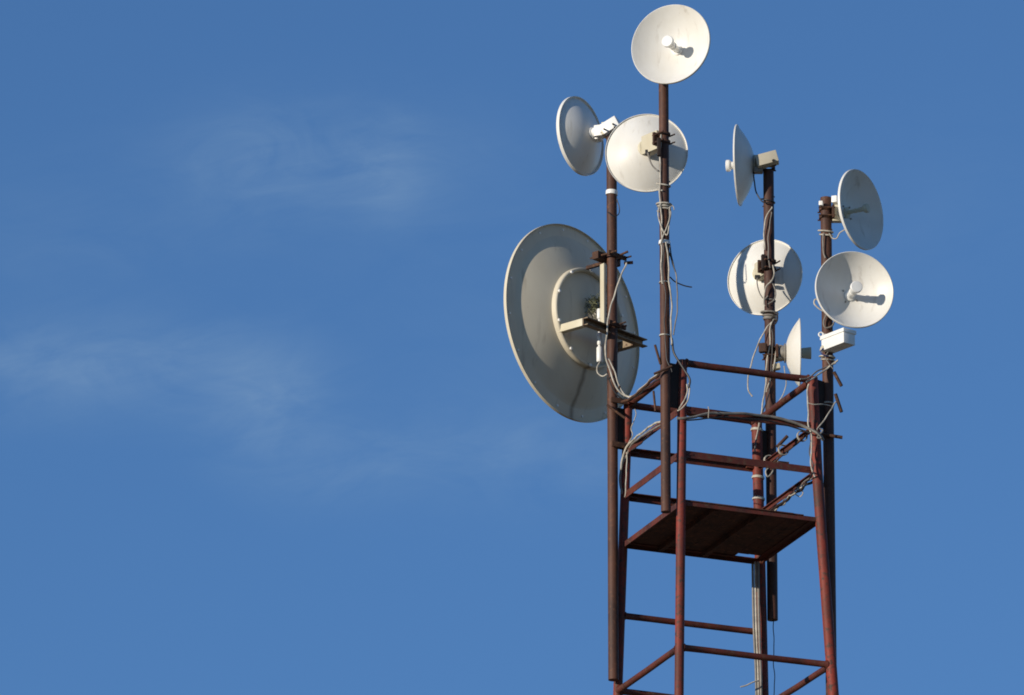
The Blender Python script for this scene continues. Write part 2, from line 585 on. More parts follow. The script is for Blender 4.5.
mast('B', (767.5, 171), (773.5, 620), YB, 0.034, 'mast_dark', 'dark rusty mast at the back, with three dishes one above another', 'B',
     [(432, 462)], brackets=(), rods=[((777, 447), (787.5, 436), -0.06, 0.011), ((776, 462), (789, 463.5), -0.06, 0.010)],
     ties=[(318, 'cable_grey', 0.03), (313, 'cable_white', 0.01), (301, 'cable_grey', 0.008)])

# ------------------------------------------------------------------ dish antennas
GROUP_D = 'round dish antennas clamped to the masts'


def facing(phi):
    p = R(phi)
    return Vector((-math.sin(p), -math.cos(p), 0))


def reflector_profile(Rr, d, th=0.005, lip=0.02, n=22):
    prof = [(Rr * k / n, d * (k / n) ** 2) for k in range(n + 1)]
    prof += [(Rr + 0.003, d + 0.0025), (Rr + 0.0065, d + 0.001), (Rr + 0.0075, d - 0.003), (Rr + 0.0075, d - lip), (Rr + 0.0045, d - lip),
             (Rr + 0.0035, d - th - 0.001)]
    prof += [(Rr * k / n, d * (k / n) ** 2 - th) for k in range(n, -1, -1)]
    return prof


def small_dish(label, c, Y, phi, D, d, key, feed=0.18, arm=(0.05, 0.09), hub_r=0.042, arm_mat='cream', tilt=0.0, horn=False, arm_z=0.0, lip=0.014, screws=True, stem=1.0, feed_mat='plastic'):
    clamp_dz = 0.0
    a = facing(phi)
    a = (a * math.cos(R(tilt)) + Z * math.sin(R(tilt))).normalized()
    C = P(c[0], c[1], Y)
    V = C - a * d
    mx, my, mr = MAST[key]
    Mp = Vector((mx, my, V.z + arm_z))
    root = thing('dish_antenna', V, label, 'antenna', GROUP_D)
    m = MB(); m.lathe(V, a, reflector_profile(D / 2, d, lip=lip), 96)
    refl = m.build('reflector', M['white'], root)
    # feed through the centre
    m = MB()
    if horn:
        m.lathe(V, a, [(0.0, 0.0), (0.028, 0.0), (0.028, d + 0.008), (0.033, d + 0.012), (0.039, feed), (0.036, feed + 0.003), (0.0, feed + 0.003)], 32)
        m.build('feed_horn', M['cream'], root)
    else:
        m.lathe(V, a, [(0.0, -0.002), (0.034, -0.002), (0.034, 0.012), (0.022 * stem, 0.016), (0.021 * stem, feed * 0.40), (0.026 * stem, feed * 0.41), (0.026 * stem, feed * 0.47), (0.021 * stem, feed * 0.48), (0.021 * stem, feed * 0.55), (0.025 * stem, feed * 0.56), (0.025 * stem, feed * 0.72), (0.023 * stem, feed * 0.725), (0.023 * stem, feed * 0.74), (0.025 * stem, feed * 0.745), (0.025 * stem, feed - 0.028), (0.0, feed - 0.028)], 32)
        cs = 0.4 + 0.6 * stem
        fd = m.build('feed', M[feed_mat], root)
        m = MB()
        m.lathe(V, a, [(0.0, feed - 0.030), (0.031 * cs, feed - 0.030), (0.038 * cs, feed - 0.022), (0.038 * cs, feed - 0.004), (0.034 * cs, feed), (0.0, feed + 0.001)], 36)
        m.build('feed_cap', M[feed_mat], fd)
        for k in range(4 if screws else 0):
            q = 2 * math.pi * k / 4 + 0.6
            x = a.cross(Z).normalized()
            o = V + x * math.cos(q) * 0.052 + Z * math.sin(q) * 0.052
            m = MB()
            m.lathe(o, a, [(0, 0.004), (0.006, 0.004), (0.006, 0.012), (0, 0.013)], 10)
            m.build('screw', M['galv'], refl)
    # hub on the back
    m = MB()
    m.lathe(V, -a, [(0.0, 0.003), (hub_r * 1.25, 0.003), (hub_r * 1.25, 0.010), (hub_r, 0.014), (hub_r, 0.034), (hub_r * 0.9, 0.038), (0.0, 0.038)], 36)
    m.build('hub', M[arm_mat], root)
    # arm from the hub to the mast
    s0 = V - a * 0.034
    dirv = Mp - s0; flat = Vector((dirv.x, dirv.y, 0)); ln = flat.length
    u = dirv.normalized()
    side = Z.cross(u).normalized()
    m = MB()
    m.beam(s0 - u * 0.01, Mp - u * (mr + 0.004), side, arm[1], arm[0], 0.006)
    br = m.build('mounting_arm', M[arm_mat], root)
    # clamp round the mast
    m = MB()
    for dz in (-0.026, 0.026):
        m.lathe(Mp + Z * (dz + clamp_dz), Z, [(mr + 0.001, -0.009), (mr + 0.010, -0.009), (mr + 0.010, 0.009), (mr + 0.001, 0.009)], 28)
    f2 = Vector((u.x, u.y, 0)).normalized(); s2 = Z.cross(f2)
    m.box(Mp - f2 * (mr + 0.008) + Z * clamp_dz, f2, s2, Z, 0.016, 2 * mr + 0.05, 0.085, 0.003)
    cl = m.build('pole_clamp', M['cream'] if arm_mat == 'plastic' else M['rust'], root)
    for dz in (-0.026, 0.026):
        for s in (-1, 1):
            p = Mp + s2 * s * (mr + 0.016) + Z * (dz + clamp_dz)
            m = MB()
            m.tube([p - f2 * 0.055, p + f2 * 0.05], 0.005, 8)
            m.build('bolt', M['rust'], cl)
    return root, V, a, C


d1 = small_dish('topmost white dish with a short white feed, facing the viewer against blue sky', (670.5, 44), 56.32, 21.5, 0.512, 0.12, 'F', screws=False)
d3 = small_dish('sunlit back of a white dish behind the tallest mast, below the topmost dish', (646.6, 153.5), 56.82, 183, 0.508, 0.098, 'F', arm=(0.06, 0.125))
d2 = small_dish('shaded back of the leftmost small dish, with a white bracket, above the large dish', (578.7, 136.4), 57.51, 124, 0.502, 0.105, 'L', arm=(0.07, 0.075), arm_mat='plastic', hub_r=0.034, lip=0.022)
d4 = small_dish('narrow side view of a dish facing left on top of the back mast', (738, 165.3), 57.86, 98, 0.512, 0.105, 'B', feed=0.182, lip=0.008, arm=(0.075, 0.085), arm_mat='tan', hub_r=0.05)
d6 = small_dish('sunlit back of a dish on the back mast, crossed by a curved mast shadow', (765.4, 277.7), 58.07, 202, 0.496, 0.088, 'B', arm=(0.055, 0.11))
d8 = small_dish('smallest dish, edge on facing right, low on the back mast above the railing', (799.8, 353.2), 57.84, -90, 0.434, 0.088, 'B', feed=0.158, arm=(0.06, 0.095), horn=True, hub_r=0.05, lip=0.004, arm_mat='galv')
d7 = small_dish('half shaded open dish above the white box, facing the viewer', (854.6, 289.4), 56.88, -12, 0.492, 0.13, 'R', feed=0.185)
d9 = small_dish('highest dish on the right, its open side in shade and facing right', (861.5, 209.4), 56.96, -56, 0.505, 0.115, 'R', feed=0.165, arm=(0.05, 0.11), stem=0.6, feed_mat='cream')

# lit bracket block behind the leftmost small dish, and radio blocks behind two others
def extra_block(root, c, Y, ax, size, mat, name, bevel=0.006, up=(0, 0, 1)):
    ax = Vector(ax).normalized(); up = Vector(up).normalized()
    side = up.cross(ax).normalized(); up = ax.cross(side)
    m = MB(); m.box(P(c[0], c[1], Y), ax, side, up, *size, bevel)
    return m.build(name, M[mat], root)


V2, a2 = d2[1], d2[2]
extra_block(d2[0], (597.5, 134.5), 57.47, -a2, (0.05, 0.07, 0.085), 'plastic', 'radio_unit')
b2 = extra_block(d2[0], (611.5, 127), 57.37, (0.80, -0.30, 0.42), (0.115, 0.09, 0.075), 'plastic', 'pole_bracket', 0.005)
m = MB()
for q in ((613, 124), (614.5, 127), (604, 129)):
    m.tube([P(q[0], q[1], 57.28), P(q[0], q[1], 57.40)], 0.006, 8)
m.build('bolt', M['black'], b2)
b4 = extra_block(d4[0], (767, 160), 57.77, (0.97, -0.05, 0.26), (0.14, 0.085, 0.078), 'tan', 'pole_bracket', 0.006)
m = MB()
m.tube([P(773.5, 160.5, 57.715), P(773.5, 160.5, 57.86)], 0.010, 10)
m.build('bolt', M['black'], b4)
extra_block(d4[0], (758.5, 170.5), 57.80, (1, 0, 0), (0.055, 0.05, 0.035), 'cable_grey', 'cable_gland', 0.004)
extra_block(d3[0], (647.5, 152.5), 56.64, (1, 0, 0), (0.03, 0.03, 0.03), 'black', 'cable_gland', 0.003)
extra_block(d3[0], (659, 147), 56.50, (0.2, -1, 0.05), (0.025, 0.022, 0.12), 'plate_dark_shade', 'clamp_plate', 0.003)
extra_block(d6[0], (757.5, 277), 57.86, (1, 0, 0), (0.035, 0.03, 0.02), 'black', 'cable_gland', 0.003)
extra_block(d6[0], (763.5, 262), 57.80, (0.3, -1, 0.1), (0.025, 0.025, 0.10), 'plate_dark_shade', 'clamp_plate', 0.003)
extra_block(d8[0], (763, 348), 57.78, (0.9, -0.3, 0), (0.05, 0.04, 0.06), 'rust', 'clamp_jaw', 0.005)
extra_block(d8[0], (776.5, 367), 57.82, (1, 0, 0.2), (0.045, 0.05, 0.035), 'cream', 'cable_gland', 0.004)
extra_block(d9[0], (821, 203.5), 56.98, (1, -0.2, 0), (0.025, 0.03, 0.03), 'plastic', 'clamp_jaw', 0.004)
extra_block(d9[0], (835, 200), 57.02, (1, -0.3, 0), (0.035, 0.05, 0.045), 'plastic', 'bracket_ear', 0.004)

# ------------------------------------------------------------------ the large dish
BIG_PHI = 131.3
fa = facing(BIG_PHI)                 # the way it faces (away to the left)
bk = -fa                             # its back, towards the viewer
ub = Vector((-bk.y, bk.x, 0))        # along the dish plane, level
if ub.x < 0: ub = -ub
BC = P(570.8, 323.5, 57.67)
BR_, BD = 0.640, 0.50 * 0.565 ** 2 + 0.075 * 0.20
BV = BC + bk * BD
big = thing('large_dish_antenna', BV, 'large grey white dish seen from behind, with a hub ring and steel mount', 'antenna')
KB, RB, SB = 0.50, 0.565, 0.20        # bowl curvature, where the flatter outer band starts, its slope


def big_z(r):
    return KB * r * r if r <= RB else KB * RB * RB + (r - RB) * SB


rr_ = [RB * k / 26 for k in range(27)] + [RB + 0.006, (RB + BR_) / 2, BR_]
prof = [(r, big_z(r)) for r in rr_]
prof += [(BR_ + 0.003, BD + 0.0025), (BR_ + 0.006, BD + 0.001), (BR_ + 0.007, BD - 0.003), (BR_ + 0.007, BD - 0.022), (BR_ + 0.004, BD - 0.022), (BR_ + 0.003, BD - 0.008)]
prof += [(r, big_z(r) - 0.006) for r in reversed(rr_)]
m = MB(); m.lathe(BV, fa, prof, 128)
brefl = m.build('reflector', M['big_white'], big)
# small bolts round the rim
rx = fa.cross(Z).normalized()
for k in range(16):
    q = 2 * math.pi * k / 16 + 0.15
    rb = BR_ - 0.03
    o = BV + fa * (big_z(rb) - 0.006) + (rx * math.cos(q) + Z * math.sin(q)) * rb
    m = MB(); m.lathe(o, -fa, [(0, -0.01), (0.008, -0.01), (0.008, 0.006), (0, 0.008)], 8)
    m.build('rim_bolt', M['plastic'], brefl)
# hub: a raised ring and a flat plate inside it
HR = 0.317
hz = big_z(HR) - 0.026
m = MB()
prof = [(HR - 0.012, hz + 0.03), (HR - 0.013, hz)] + [(HR + 0.013 * math.cos(math.pi - math.pi * k / 10), hz - 0.014 * math.sin(math.pi * k / 10)) for k in range(1, 10)] + [(HR + 0.013, hz), (HR + 0.013, hz + 0.034)]
m.lathe(BV, fa, prof, 96)
hub = m.build('hub_ring', M['big_white'], big)
m = MB()
m.lathe(BV, fa, [(0.0, 0.004), (0.12, 0.004), (0.125, 0.006), (0.20, 0.012), (HR - 0.012, hz + 0.012), (HR - 0.012, hz + 0.018), (0.2, 0.018), (0.0, 0.010)], 72)
m.build('hub_plate', M['big_white'], big)
for k in range(10):
    q = 2 * math.pi * k / 10 + 0.3
    o = BV + fa * (hz - 0.010) + (rx * math.cos(q) + Z * math.sin(q)) * HR
    m = MB(); m.lathe(o, -fa, [(0, 0), (0.010, 0), (0.010, 0.014), (0, 0.016)], 8)
    m.build('hub_bolt', M['plastic'], hub)
# boss with a mossy mesh ring, and the feed on the front side
m = MB()
m.lathe(BV, bk, [(0.0, 0.01), (0.07, 0.01), (0.07, 0.03), (0.045, 0.045), (0.045, 0.075), (0.0, 0.075)], 36)
m.build('feed_boss', M['galv'], big)
m = MB()
for k in range(260):
    q = random.uniform(0, 2 * math.pi); rr = random.uniform(0.03, 0.085)
    o = BV + bk * random.uniform(0.02, 0.085) + (rx * math.cos(q) + Z * math.sin(q)) * rr + Z * 0.045
    e = o + Vector((random.uniform(-1, 1), random.uniform(-1, 1), random.uniform(-1, 1))) * 0.035
    m.tube([o, (o + e) / 2 + Vector((0, 0, 0.006)), e], 0.0022, 5)
m.build('twig_tangle', M['moss'], big)
m = MB()
m.lathe(BV, fa, [(0, 0), (0.03, 0), (0.03, 0.40), (0.07, 0.42), (0.075, 0.46), (0, 0.46)], 36)
m.build('feed_horn', M['plastic'], big)
# mount: two stand-off arms, a cross channel, an upright angle, clamps
A0 = P(562.5, 329, 57.67 - 0.643 * 0.163 - 0.766 * 0.26)
arm_len = 0.185
A1 = A0 + bk * arm_len
m = MB(); m.beam(A0 - bk * 0.03, A1, ub, 0.05, 0.045, 0.003)
sa = m.build('standoff_arm', M['cream'], big)
m = MB(); m.lathe(P(565.5, 328, (A0 - ub * 0.025).y) - ub * 0.002, -ub, [(0, -0.02), (0.014, -0.02), (0.014, 0.012), (0, 0.013)], 12)
m.build('rusty_bolt', M['rust'], sa)
A0b = A0 + ub * 0.50
m = MB(); m.beam(A0b - bk * 0.02, A0b + bk * arm_len, ub, 0.05, 0.045, 0.003)
m.build('standoff_arm', M['rusty_tan'], big)
# channel, open to the back
m = MB()
ca, cb = A1 - ub * 0.02, A1 + ub * 0.56
for dz, hh in ((0.022, 0.006), (-0.022, 0.006)):
    m.box((ca + cb) / 2 + Z * dz + bk * 0.022, ub, bk, Z, (cb - ca).length, 0.042, hh)
m.box((ca + cb) / 2 + bk * 0.002, ub, bk, Z, (cb - ca).length - 0.004, 0.007, 0.038)
m.build('cross_channel', M['rusty_tan'], big)
mxL, myL, mrL = MAST['L']
# upright angle beside the mast, lit on its edge
ua, ue = P(603.3, 326, myL - 0.01), P(602.6, 264, myL - 0.01)
m = MB(); m.beam(Vector((ua.x, ua.y, ua.z)), Vector((ua.x, ua.y, ue.z)), (-0.8, -0.6, 0), 0.04, 0.02, 0.002)
m.build('upright_bar', M['cream'], big)
# upper clamp
zc = P(612, 257, myL).z
Mc = Vector((mxL, myL, zc))
m = MB()
m.beam(Mc - ub * 0.10 + bk * -0.055, Mc + ub * 0.12 + bk * -0.055, bk, 0.05, 0.05, 0.003)
m.beam(Mc - ub * 0.085 + bk * 0.045, Mc + ub * 0.085 + bk * 0.045, bk, 0.03, 0.012, 0.002)
uc = m.build('upper_clamp', M['rust'], big)
m = MB()
for s in (-0.07, 0.07):
    m.tube([Mc + ub * s - bk * 0.12, Mc + ub * s + bk * 0.10], 0.006, 8)
m.tube([P(619, 255.5, myL - 0.02), P(628, 251.5, myL - 0.04)], 0.008, 8)
m.tube([P(624, 263, myL + 0.02), P(633, 262.5, myL + 0.02)], 0.011, 8)
m.build('clamp_bolt', M['rust'], uc)
m = MB()
m.beam(Mc - bk * 0.06 + Z * -0.025, Mc - bk * 0.21 + Z * -0.025, ub, 0.022, 0.022, 0.003)
m.build('tie_arm', M['rust'], big)
# lower clamp on the channel
zc2 = A1.z
Mc2 = Vector((mxL, myL, zc2))
m = MB()
for s in (-0.05, 0.05):
    m.tube([Mc2 + ub * s - bk * 0.05 + Z * 0.03, Mc2 + ub * s + bk * 0.075 + Z * 0.03], 0.006, 8)
m.beam(Mc2 - ub * 0.08 + bk * 0.042 + Z * 0.03, Mc2 + ub * 0.08 + bk * 0.042 + Z * 0.03, bk, 0.03, 0.012, 0.002)
m.tube([P(617, 325, myL - 0.03), P(626, 322, myL - 0.05)], 0.006, 8)
m.build('lower_clamp', M['rust'], big)
# white radio tube hanging under the boss
YRD = BV.y - 0.13
m = MB()
for (y0, y1, r_) in ((309, 319, 0.017), (333, 345, 0.015), (347, 362, 0.019)):
    p0, p1 = P(599.5, y0, YRD), P(599.5, y1, YRD)
    m.lathe(p1, Z, [(0, 0), (r_ * 0.8, 0), (r_, 0.006), (r_, p0.z - p1.z - 0.006), (r_ * 0.8, p0.z - p1.z), (0, p0.z - p1.z)], 20)
m.tube([P(599.5, 310, YRD), P(599.5, 361, YRD)], 0.009, 10)
m.build('radio_tube', M['plastic'], big)

# ------------------------------------------------------------------ white box on the right mast
lf = Vector((0.63, -0.777, 0)).normalized()
sd = Vector((0.777, 0.63, 0)).normalized()
BXc = P(838.2, 342, 56.93)
bx = thing('equipment_box', BXc - Z * 0.06, 'small white equipment box clamped to the right mast below the half shaded dish', 'box')
m = MB(); m.box(BXc, lf, sd, Z, 0.215, 0.095, 0.082, 0.005)
m.build('box_body', M['plastic'], bx)
m = MB(); m.box(BXc + Z * 0.043, lf, sd, Z, 0.228, 0.108, 0.026, 0.004)
m.build('lid', M['plastic'], bx)
m = MB()
p = P(821, 334.5, 56.98)
m.tube([p + Vector((math.cos(t_ * math.pi / 8) * 0.014, 0, math.sin(t_ * math.pi / 8) * 0.014)) for t_ in range(17)], 0.005, 8, False)
m.tube([p + Vector((0.014, 0, 0)), p + Vector((0.05, 0.01, 0.0))], 0.006, 8)
m.build('eye_bolt', M['plastic'], bx)
m = MB(); pp = P(823, 348.5, 56.98); m.lathe(pp, (-0.5, -0.2, -0.8), [(0, -0.02), (0.016, -0.02), (0.018, 0), (0.012, 0.022), (0, 0.024)], 14)
m.build('cable_gland', M['cream'], bx)
m = MB(); m.beam(BXc + sd * 0.02 + lf * -0.03 - Z * 0.0, Vector((MAST['R'][0], MAST['R'][1], BXc.z)), sd, 0.05, 0.04, 0.003)
m.build('mounting_bracket', M['galv'], bx)

# ------------------------------------------------------------------ cables
GROUP_C = 'cables strung along the masts and the tower'


def cable(label, pts, r=0.0055, mat='cable_white', Y=None, jit=0.0, straight=False):
    """pts: (px, py, Y) measured places"""
    q = [P(p[0], p[1], p[2] if len(p) > 2 else Y) for p in pts]
    if jit:
        q = [p + Vector((random.uniform(-jit, jit), random.uniform(-jit, jit), random.uniform(-jit, jit))) for p in q]
    path = smooth_path(q, 7)
    rnd = random.Random(len(label) * 31 + int(pts[0][0] * 7))
    ph = [rnd.uniform(0, 6.28) for _ in range(6)]
    ln = 0.0; out = [path[0]]
    for i in range(1, len(path)):
        ln += (path[i] - path[i - 1]).length
        w = 0.0 if (i == len(path) - 1 or straight) else 0.0021
        out.append(path[i] + Vector((math.sin(ln * 23 + ph[0]) + 0.6 * math.sin(ln * 51 + ph[1]), math.sin(ln * 21 + ph[2]), 0.8 * math.sin(ln * 29 + ph[3]))) * w)
    m = MB(); m.tube(out, r * 0.82, 8)
    o = m.build('cable', M[mat])
    tag(o, label, 'cable', GROUP_C)
    return o


def coil(label, key, y0, y1, turns, r, mat, swell=0.006, lean=0.0, name='cable'):
    """a cable wound round a mast"""
    mx, my, mr = MAST[key]
    z0, z1 = P(650, y0, my).z, P(650, y1, my).z
    n = int(turns * 16)
    pts = []
    for k in range(n + 1):
        t = k / n
        a = 2 * math.pi * turns * t + 0.7
        rr = mr + r + swell * (0.5 + 0.5 * math.sin(5 * t + 1.3))
        pts.append(Vector((mx + math.cos(a) * rr, my + math.sin(a) * rr, z0 + (z1 - z0) * t + lean * math.sin(a))))
    m = MB(); m.tube(pts, r, 8)
    o = m.build(name, M[mat]); tag(o, label, 'cable', GROUP_C)
    return o


fF = YF - 0.045    # just in front of the tallest mast
cable('dark lead curving from the sunlit upper dish back down to the tallest mast', [(647.5, 153, 56.62), (649, 159, 56.60), (653, 166, 56.57), (658.5, 171, fF)], 0.0065, 'cable_grey')
cable('pale cable down the left side of the tallest mast, upper half', [(661, 132, YF - .03), (660.5, 150, YF - .035), (660, 170, YF - .035), (660, 196, YF - .04), (661.5, 222, YF - .04), (662, 243, fF), (661, 262, YF - .03), (662.5, 284, YF - .035)], 0.006, 'cable_white')
coil('pale cable looped round the tallest mast just under the sunlit dish back', 'F', 181, 191, 1.6, 0.0055, 'cable_white', 0.012, 0.012)
coil('pale cable wound tightly round the middle of the tallest mast', 'F', 203, 211, 3.4, 0.0055, 'cable_white', 0.012, 0.004)
cable('pale strand crossing the tallest mast below the wound loops', [(659.5, 205, fF), (658, 214, fF), (660, 224, fF), (667, 235, fF - .01), (669.5, 222, fF), (670.5, 211, YF - .03)], 0.005, 'cable_white')
cable('second pale strand gathered at the white tie on the tallest mast', [(670, 207, fF), (668.5, 222, fF - .01), (663, 236, fF - .012), (661, 246, fF)], 0.005, 'cable_white')
cable('pale cable running down the right edge of the tallest mast to the railing', [(666, 242, fF), (668.3, 262, YF - .03), (669.5, 284, YF - .03), (671.5, 305, YF - .02), (671, 330, YF - .02), (671.5, 345, YF - .02)], 0.0065, 'cable_white')
cable('pale loop hanging clear of the tallest mast on its right', [(668, 246, YF - .01), (672, 262, YF - .01), (676.5, 278, YF - .01), (677.5, 295, YF - .01), (676.3, 318, YF - .01), (673.5, 335, YF - .02)], 0.0052, 'cable_grey')
cable('black lead slanting off the tallest mast into the pale loop', [(667.5, 228, YF - .01), (670.5, 252, YF - .01), (675.5, 272, YF - .012)], 0.005, 'black')
cable('short black lead sticking out right from the tallest mast with a bare plug', [(670, 277, YF), (675, 282, YF), (684, 285.5, YF), (692, 287, YF)], 0.005, 'black')
cable('thick black cable bending from the tallest mast over the front railing corner', [(671.5, 338, YF - .01), (673, 349, YF - .01), (678, 360, YF - .015), (685, 371, YF - .02), (689.5, 380, YF - .03), (689, 388, YF - .03)], 0.0085, 'black')
cable('pale cable pair bowing right of the front tower leg, outer strand', [(689, 383, YF - .03), (690, 390, YF - .03), (687.5, 400, YF - .03), (682, 408, YF - .03), (677.5, 411, YF - .02)], 0.0055, 'cable_white')
cable('pale cable pair bowing right of the front tower leg, inner strand', [(687, 384, YF - .03), (687.5, 391, YF - .03), (684, 400, YF - .03), (679, 409, YF - .03)], 0.005, 'cable_white')
cable('thick grey cable sagging along the second front rail from leg to leg', [(677, 418.5, 56.54), (684, 418.5, 56.54), (694, 417, 56.58), (709, 413.5, 56.63), (737, 413.5, 56.71), (762, 415.5, 56.79), (786, 420, 56.85), (803, 426, 56.88), (819, 434, 56.88), (823, 440, 56.9)], 0.0115, 'cable_grey')
cable('thin pale tie looped over the second front rail', [(708, 407, 56.60), (709, 411, 56.58), (708.5, 418, 56.60)], 0.004, 'cable_white')

# left mast and large dish
cable('pale cable falling from the top clamp of the large dish across the left mast', [(626.5, 263, 57.36), (620, 279, 57.33), (613.5, 297, 57.32), (608.5, 318, 57.32), (606, 340, 57.32), (605.5, 352, 57.32), (609, 368, 57.33), (615.5, 386, 57.33), (624, 395, 57.34), (631, 396.5, 57.30), (639, 390.5, 57.15), (650, 380, 56.9), (659, 373, 56.66)], 0.0065, 'cable_white')
cable('pale lead looping under the white radio tube of the large dish', [(599.5, 362, 57.40), (597, 367, 57.38), (597.5, 373, 57.36), (603, 376.5, 57.35), (608, 374, 57.34)], 0.0055, 'cable_white')
cable('pale strand bowing right of the left mast under the large dish mount', [(605.5, 358, 57.33), (609, 360, 57.33), (614.5, 371, 57.33), (618, 382, 57.34), (623, 393, 57.34), (630, 398, 57.3)], 0.0055, 'cable_white')
cable('dark bundle lashed along the left top rail towards the tallest mast', [(622, 402, 57.36), (633, 397, 57.2), (644, 387.5, 57.0), (652, 380, 56.8), (660, 374, 56.62)], 0.011, 'rust')
cable('thick pale cable sloping down from the tallest mast to the left tower leg', [(661, 421.5, 56.62), (654, 424, 56.8), (646, 429.5, 56.98), (638, 436, 57.15), (631, 442, 57.33), (625.5, 450, 57.4), (622, 460, 57.4), (620.5, 470, 57.4)], 0.0085, 'cable_white')
cable('dark underside cable beside the thick pale cable on the left rails', [(661, 425, 56.62), (646, 433.5, 56.98), (632, 444.5, 57.33), (626, 456, 57.41), (621.5, 468, 57.41), (620, 484, 57.41), (622, 494, 57.42)], 0.008, 'cable_grey')
cable('pale strand straight down the left tower leg to the third rail', [(626.5, 452, 57.40), (626.5, 470, 57.40), (626, 488, 57.40), (624.5, 497, 57.41)], 0.005, 'cable_white')
cable('thin pale loop hanging beside the left tower leg below the top rail', [(634.5, 409, 57.38), (636, 414, 57.38), (634, 420, 57.38), (631.5, 428, 57.38), (633, 435, 57.38), (629, 442, 57.38), (627, 446, 57.38)], 0.004, 'cable_white')
cable('black wire caught round the left mast just below the white tie', [(617, 199, 57.37), (619.5, 207, 57.37), (618.5, 214, 57.36), (613, 216, 57.35), (607.5, 212, 57.37)], 0.004, 'black')

# back mast
fB = YB - 0.05
cable('black lead drooping from the side view dish to the back mast', [(753.5, 172, 57.80), (753.8, 181, 57.79), (757, 193, 57.79), (763, 202, 57.79), (770, 203, fB)], 0.0055, 'black')
coil('black wire looped round the back mast below the side view dish', 'B', 196, 206, 1.3, 0.0045, 'black', 0.012, 0.01)
cable('pale cable down the left side of the upper back mast', [(772, 207, fB), (768, 213, fB), (765, 222, fB), (764.3, 236, fB + .01), (764.6, 250, fB + .01)], 0.0055, 'cable_white')
cable('grey lead hanging from the shadow crossed dish to the back mast', [(757.5, 278, 57.84), (757.5, 287, 57.82), (760, 294, 57.80), (764, 299, 57.79), (768, 296, fB)], 0.005, 'cable_grey')
cable('pale strand crossing the back mast in front of the shadow crossed dish', [(773, 265, fB), (774.5, 273, fB), (771, 281, fB - .01), (766, 287, fB - .01), (764, 297, fB), (765, 306, fB)], 0.006, 'cable_white')
cable('second grey strand looped on the right of the back mast at mid dish', [(770, 280, fB), (774, 286, fB), (776, 293, fB), (774, 300, fB), (768, 304, fB)], 0.005, 'cable_grey')
coil('grey cable knotted round the back mast below the shadow crossed dish', 'B', 311, 321, 3.2, 0.006, 'cable_grey', 0.016, 0.006)
cable('dark tangle of lead hanging right of the knot on the back mast', [(773, 314, fB), (777.5, 315, fB), (777, 321, fB), (773, 325, fB), (771, 319, fB - .01), (775, 317, fB - .01)], 0.006, 'plate_dark_shade')
cable('pale loose cable bowing far left of the back mast', [(772, 322, fB), (766, 328, fB), (761, 338, fB), (756, 350, fB), (751, 364, fB), (748, 378, fB), (748.5, 389, fB), (752.5, 396.5, fB)], 0.0055, 'cable_white')
cable('pale cable lying on the back mast down to the back tower leg', [(774, 319, fB), (770, 328, fB - .01), (770, 340, fB - .01), (768.5, 352, fB), (766, 372, fB), (765.5, 387, 57.74), (763, 403, 57.70), (759, 424, 57.70), (757, 437, 57.71), (754.5, 450, 57.72)], 0.0062, 'cable_white')
cable('second pale cable on the back mast, on its right half', [(777, 344, fB), (776.5, 352, fB), (774, 364, fB - .005), (770, 380, fB - .005), (766.5, 392, fB)], 0.0055, 'cable_white')
cable('thin pale lead hanging from the smallest dish in front of the railing', [(784, 366, 57.80), (785.5, 374, 57.80), (786, 384, 57.80), (783, 394, 57.79), (777, 404, 57.79), (771, 411, 57.78)], 0.0042, 'cable_white')
cable('thin black wire dangling from the foot of the back mast', [(773.6, 618, YB), (773.2, 632, YB), (774.2, 648, YB), (773.6, 664, YB), (774.5, 682, YB), (774, 700, YB)], 0.0035, 'black')

# right mast
fR = YR - 0.05
cable('grey lead from the highest right dish tied to the right mast', [(846, 229.5, 56.96), (840, 233, 56.97), (836.5, 238, 56.98), (832, 238, fR), (829, 233, fR)], 0.005, 'cable_white')
coil('pale cable wound round the right mast below its top', 'R', 229, 236, 1.8, 0.0055, 'cable_white', 0.010, 0.012)
cable('grey cable down the left side of the upper right mast', [(824, 233, fR), (822.5, 241, fR), (823.5, 252, fR + .005), (825.5, 258, fR)], 0.006, 'cable_grey')
cable('pale loop of cable poking out left behind the half shaded dish', [(826, 312, fR + .03), (819, 309, fR + .03), (814.5, 304, fR + .03), (816, 299.5, fR + .03), (820, 301.5, fR + .03), (823, 308, fR + .03), (828, 314, fR + .02)], 0.0062, 'cable_white')
cable('pale loops on the right mast between the half shaded dish and the white box', [(826, 315, fR), (823, 322, fR), (825.5, 328, fR), (832, 326, fR), (834.5, 321, fR + .01)], 0.006, 'cable_grey')
cable('blue lead looping under the white box', [(823, 348, 56.96), (820.5, 352, 56.96), (824, 355.5, 56.96), (828, 356.5, 56.97)], 0.005, 'cable_blue')
coil('pale cable wound round the right mast under the white box', 'R', 355, 362, 2.2, 0.005, 'cable_white', 0.012, 0.008)
cable('pale cable crossing from the right mast down to the top railing corner', [(838, 360, fR), (832, 364.5, fR), (826, 369.5, fR), (819, 374, 56.95), (812, 379, 56.9), (806, 382, 56.88)], 0.007, 'cable_white')
cable('grey cable crossing just above the top railing corner to the right mast', [(836, 363, fR), (826, 367, fR), (817, 371.5, 56.95), (808, 378, 56.88), (800, 379, 56.85)], 0.006, 'cable_grey')
cable('pale cable running down the left edge of the right tower leg', [(809, 384, 56.88), (807.3, 394, 56.88), (808, 410, 56.88), (808.6, 424, 56.88), (811.5, 436, 56.88), (811, 452, 56.88), (811.5, 467, 56.88), (815, 477, 56.88)], 0.0062, 'cable_white')
cable('pale tie strung from the right tower leg across to the right mast', [(808.5, 403, 56.87), (814, 404.5, 56.87), (823, 404.5, 56.9), (834, 406, fR)], 0.0042, 'cable_white')
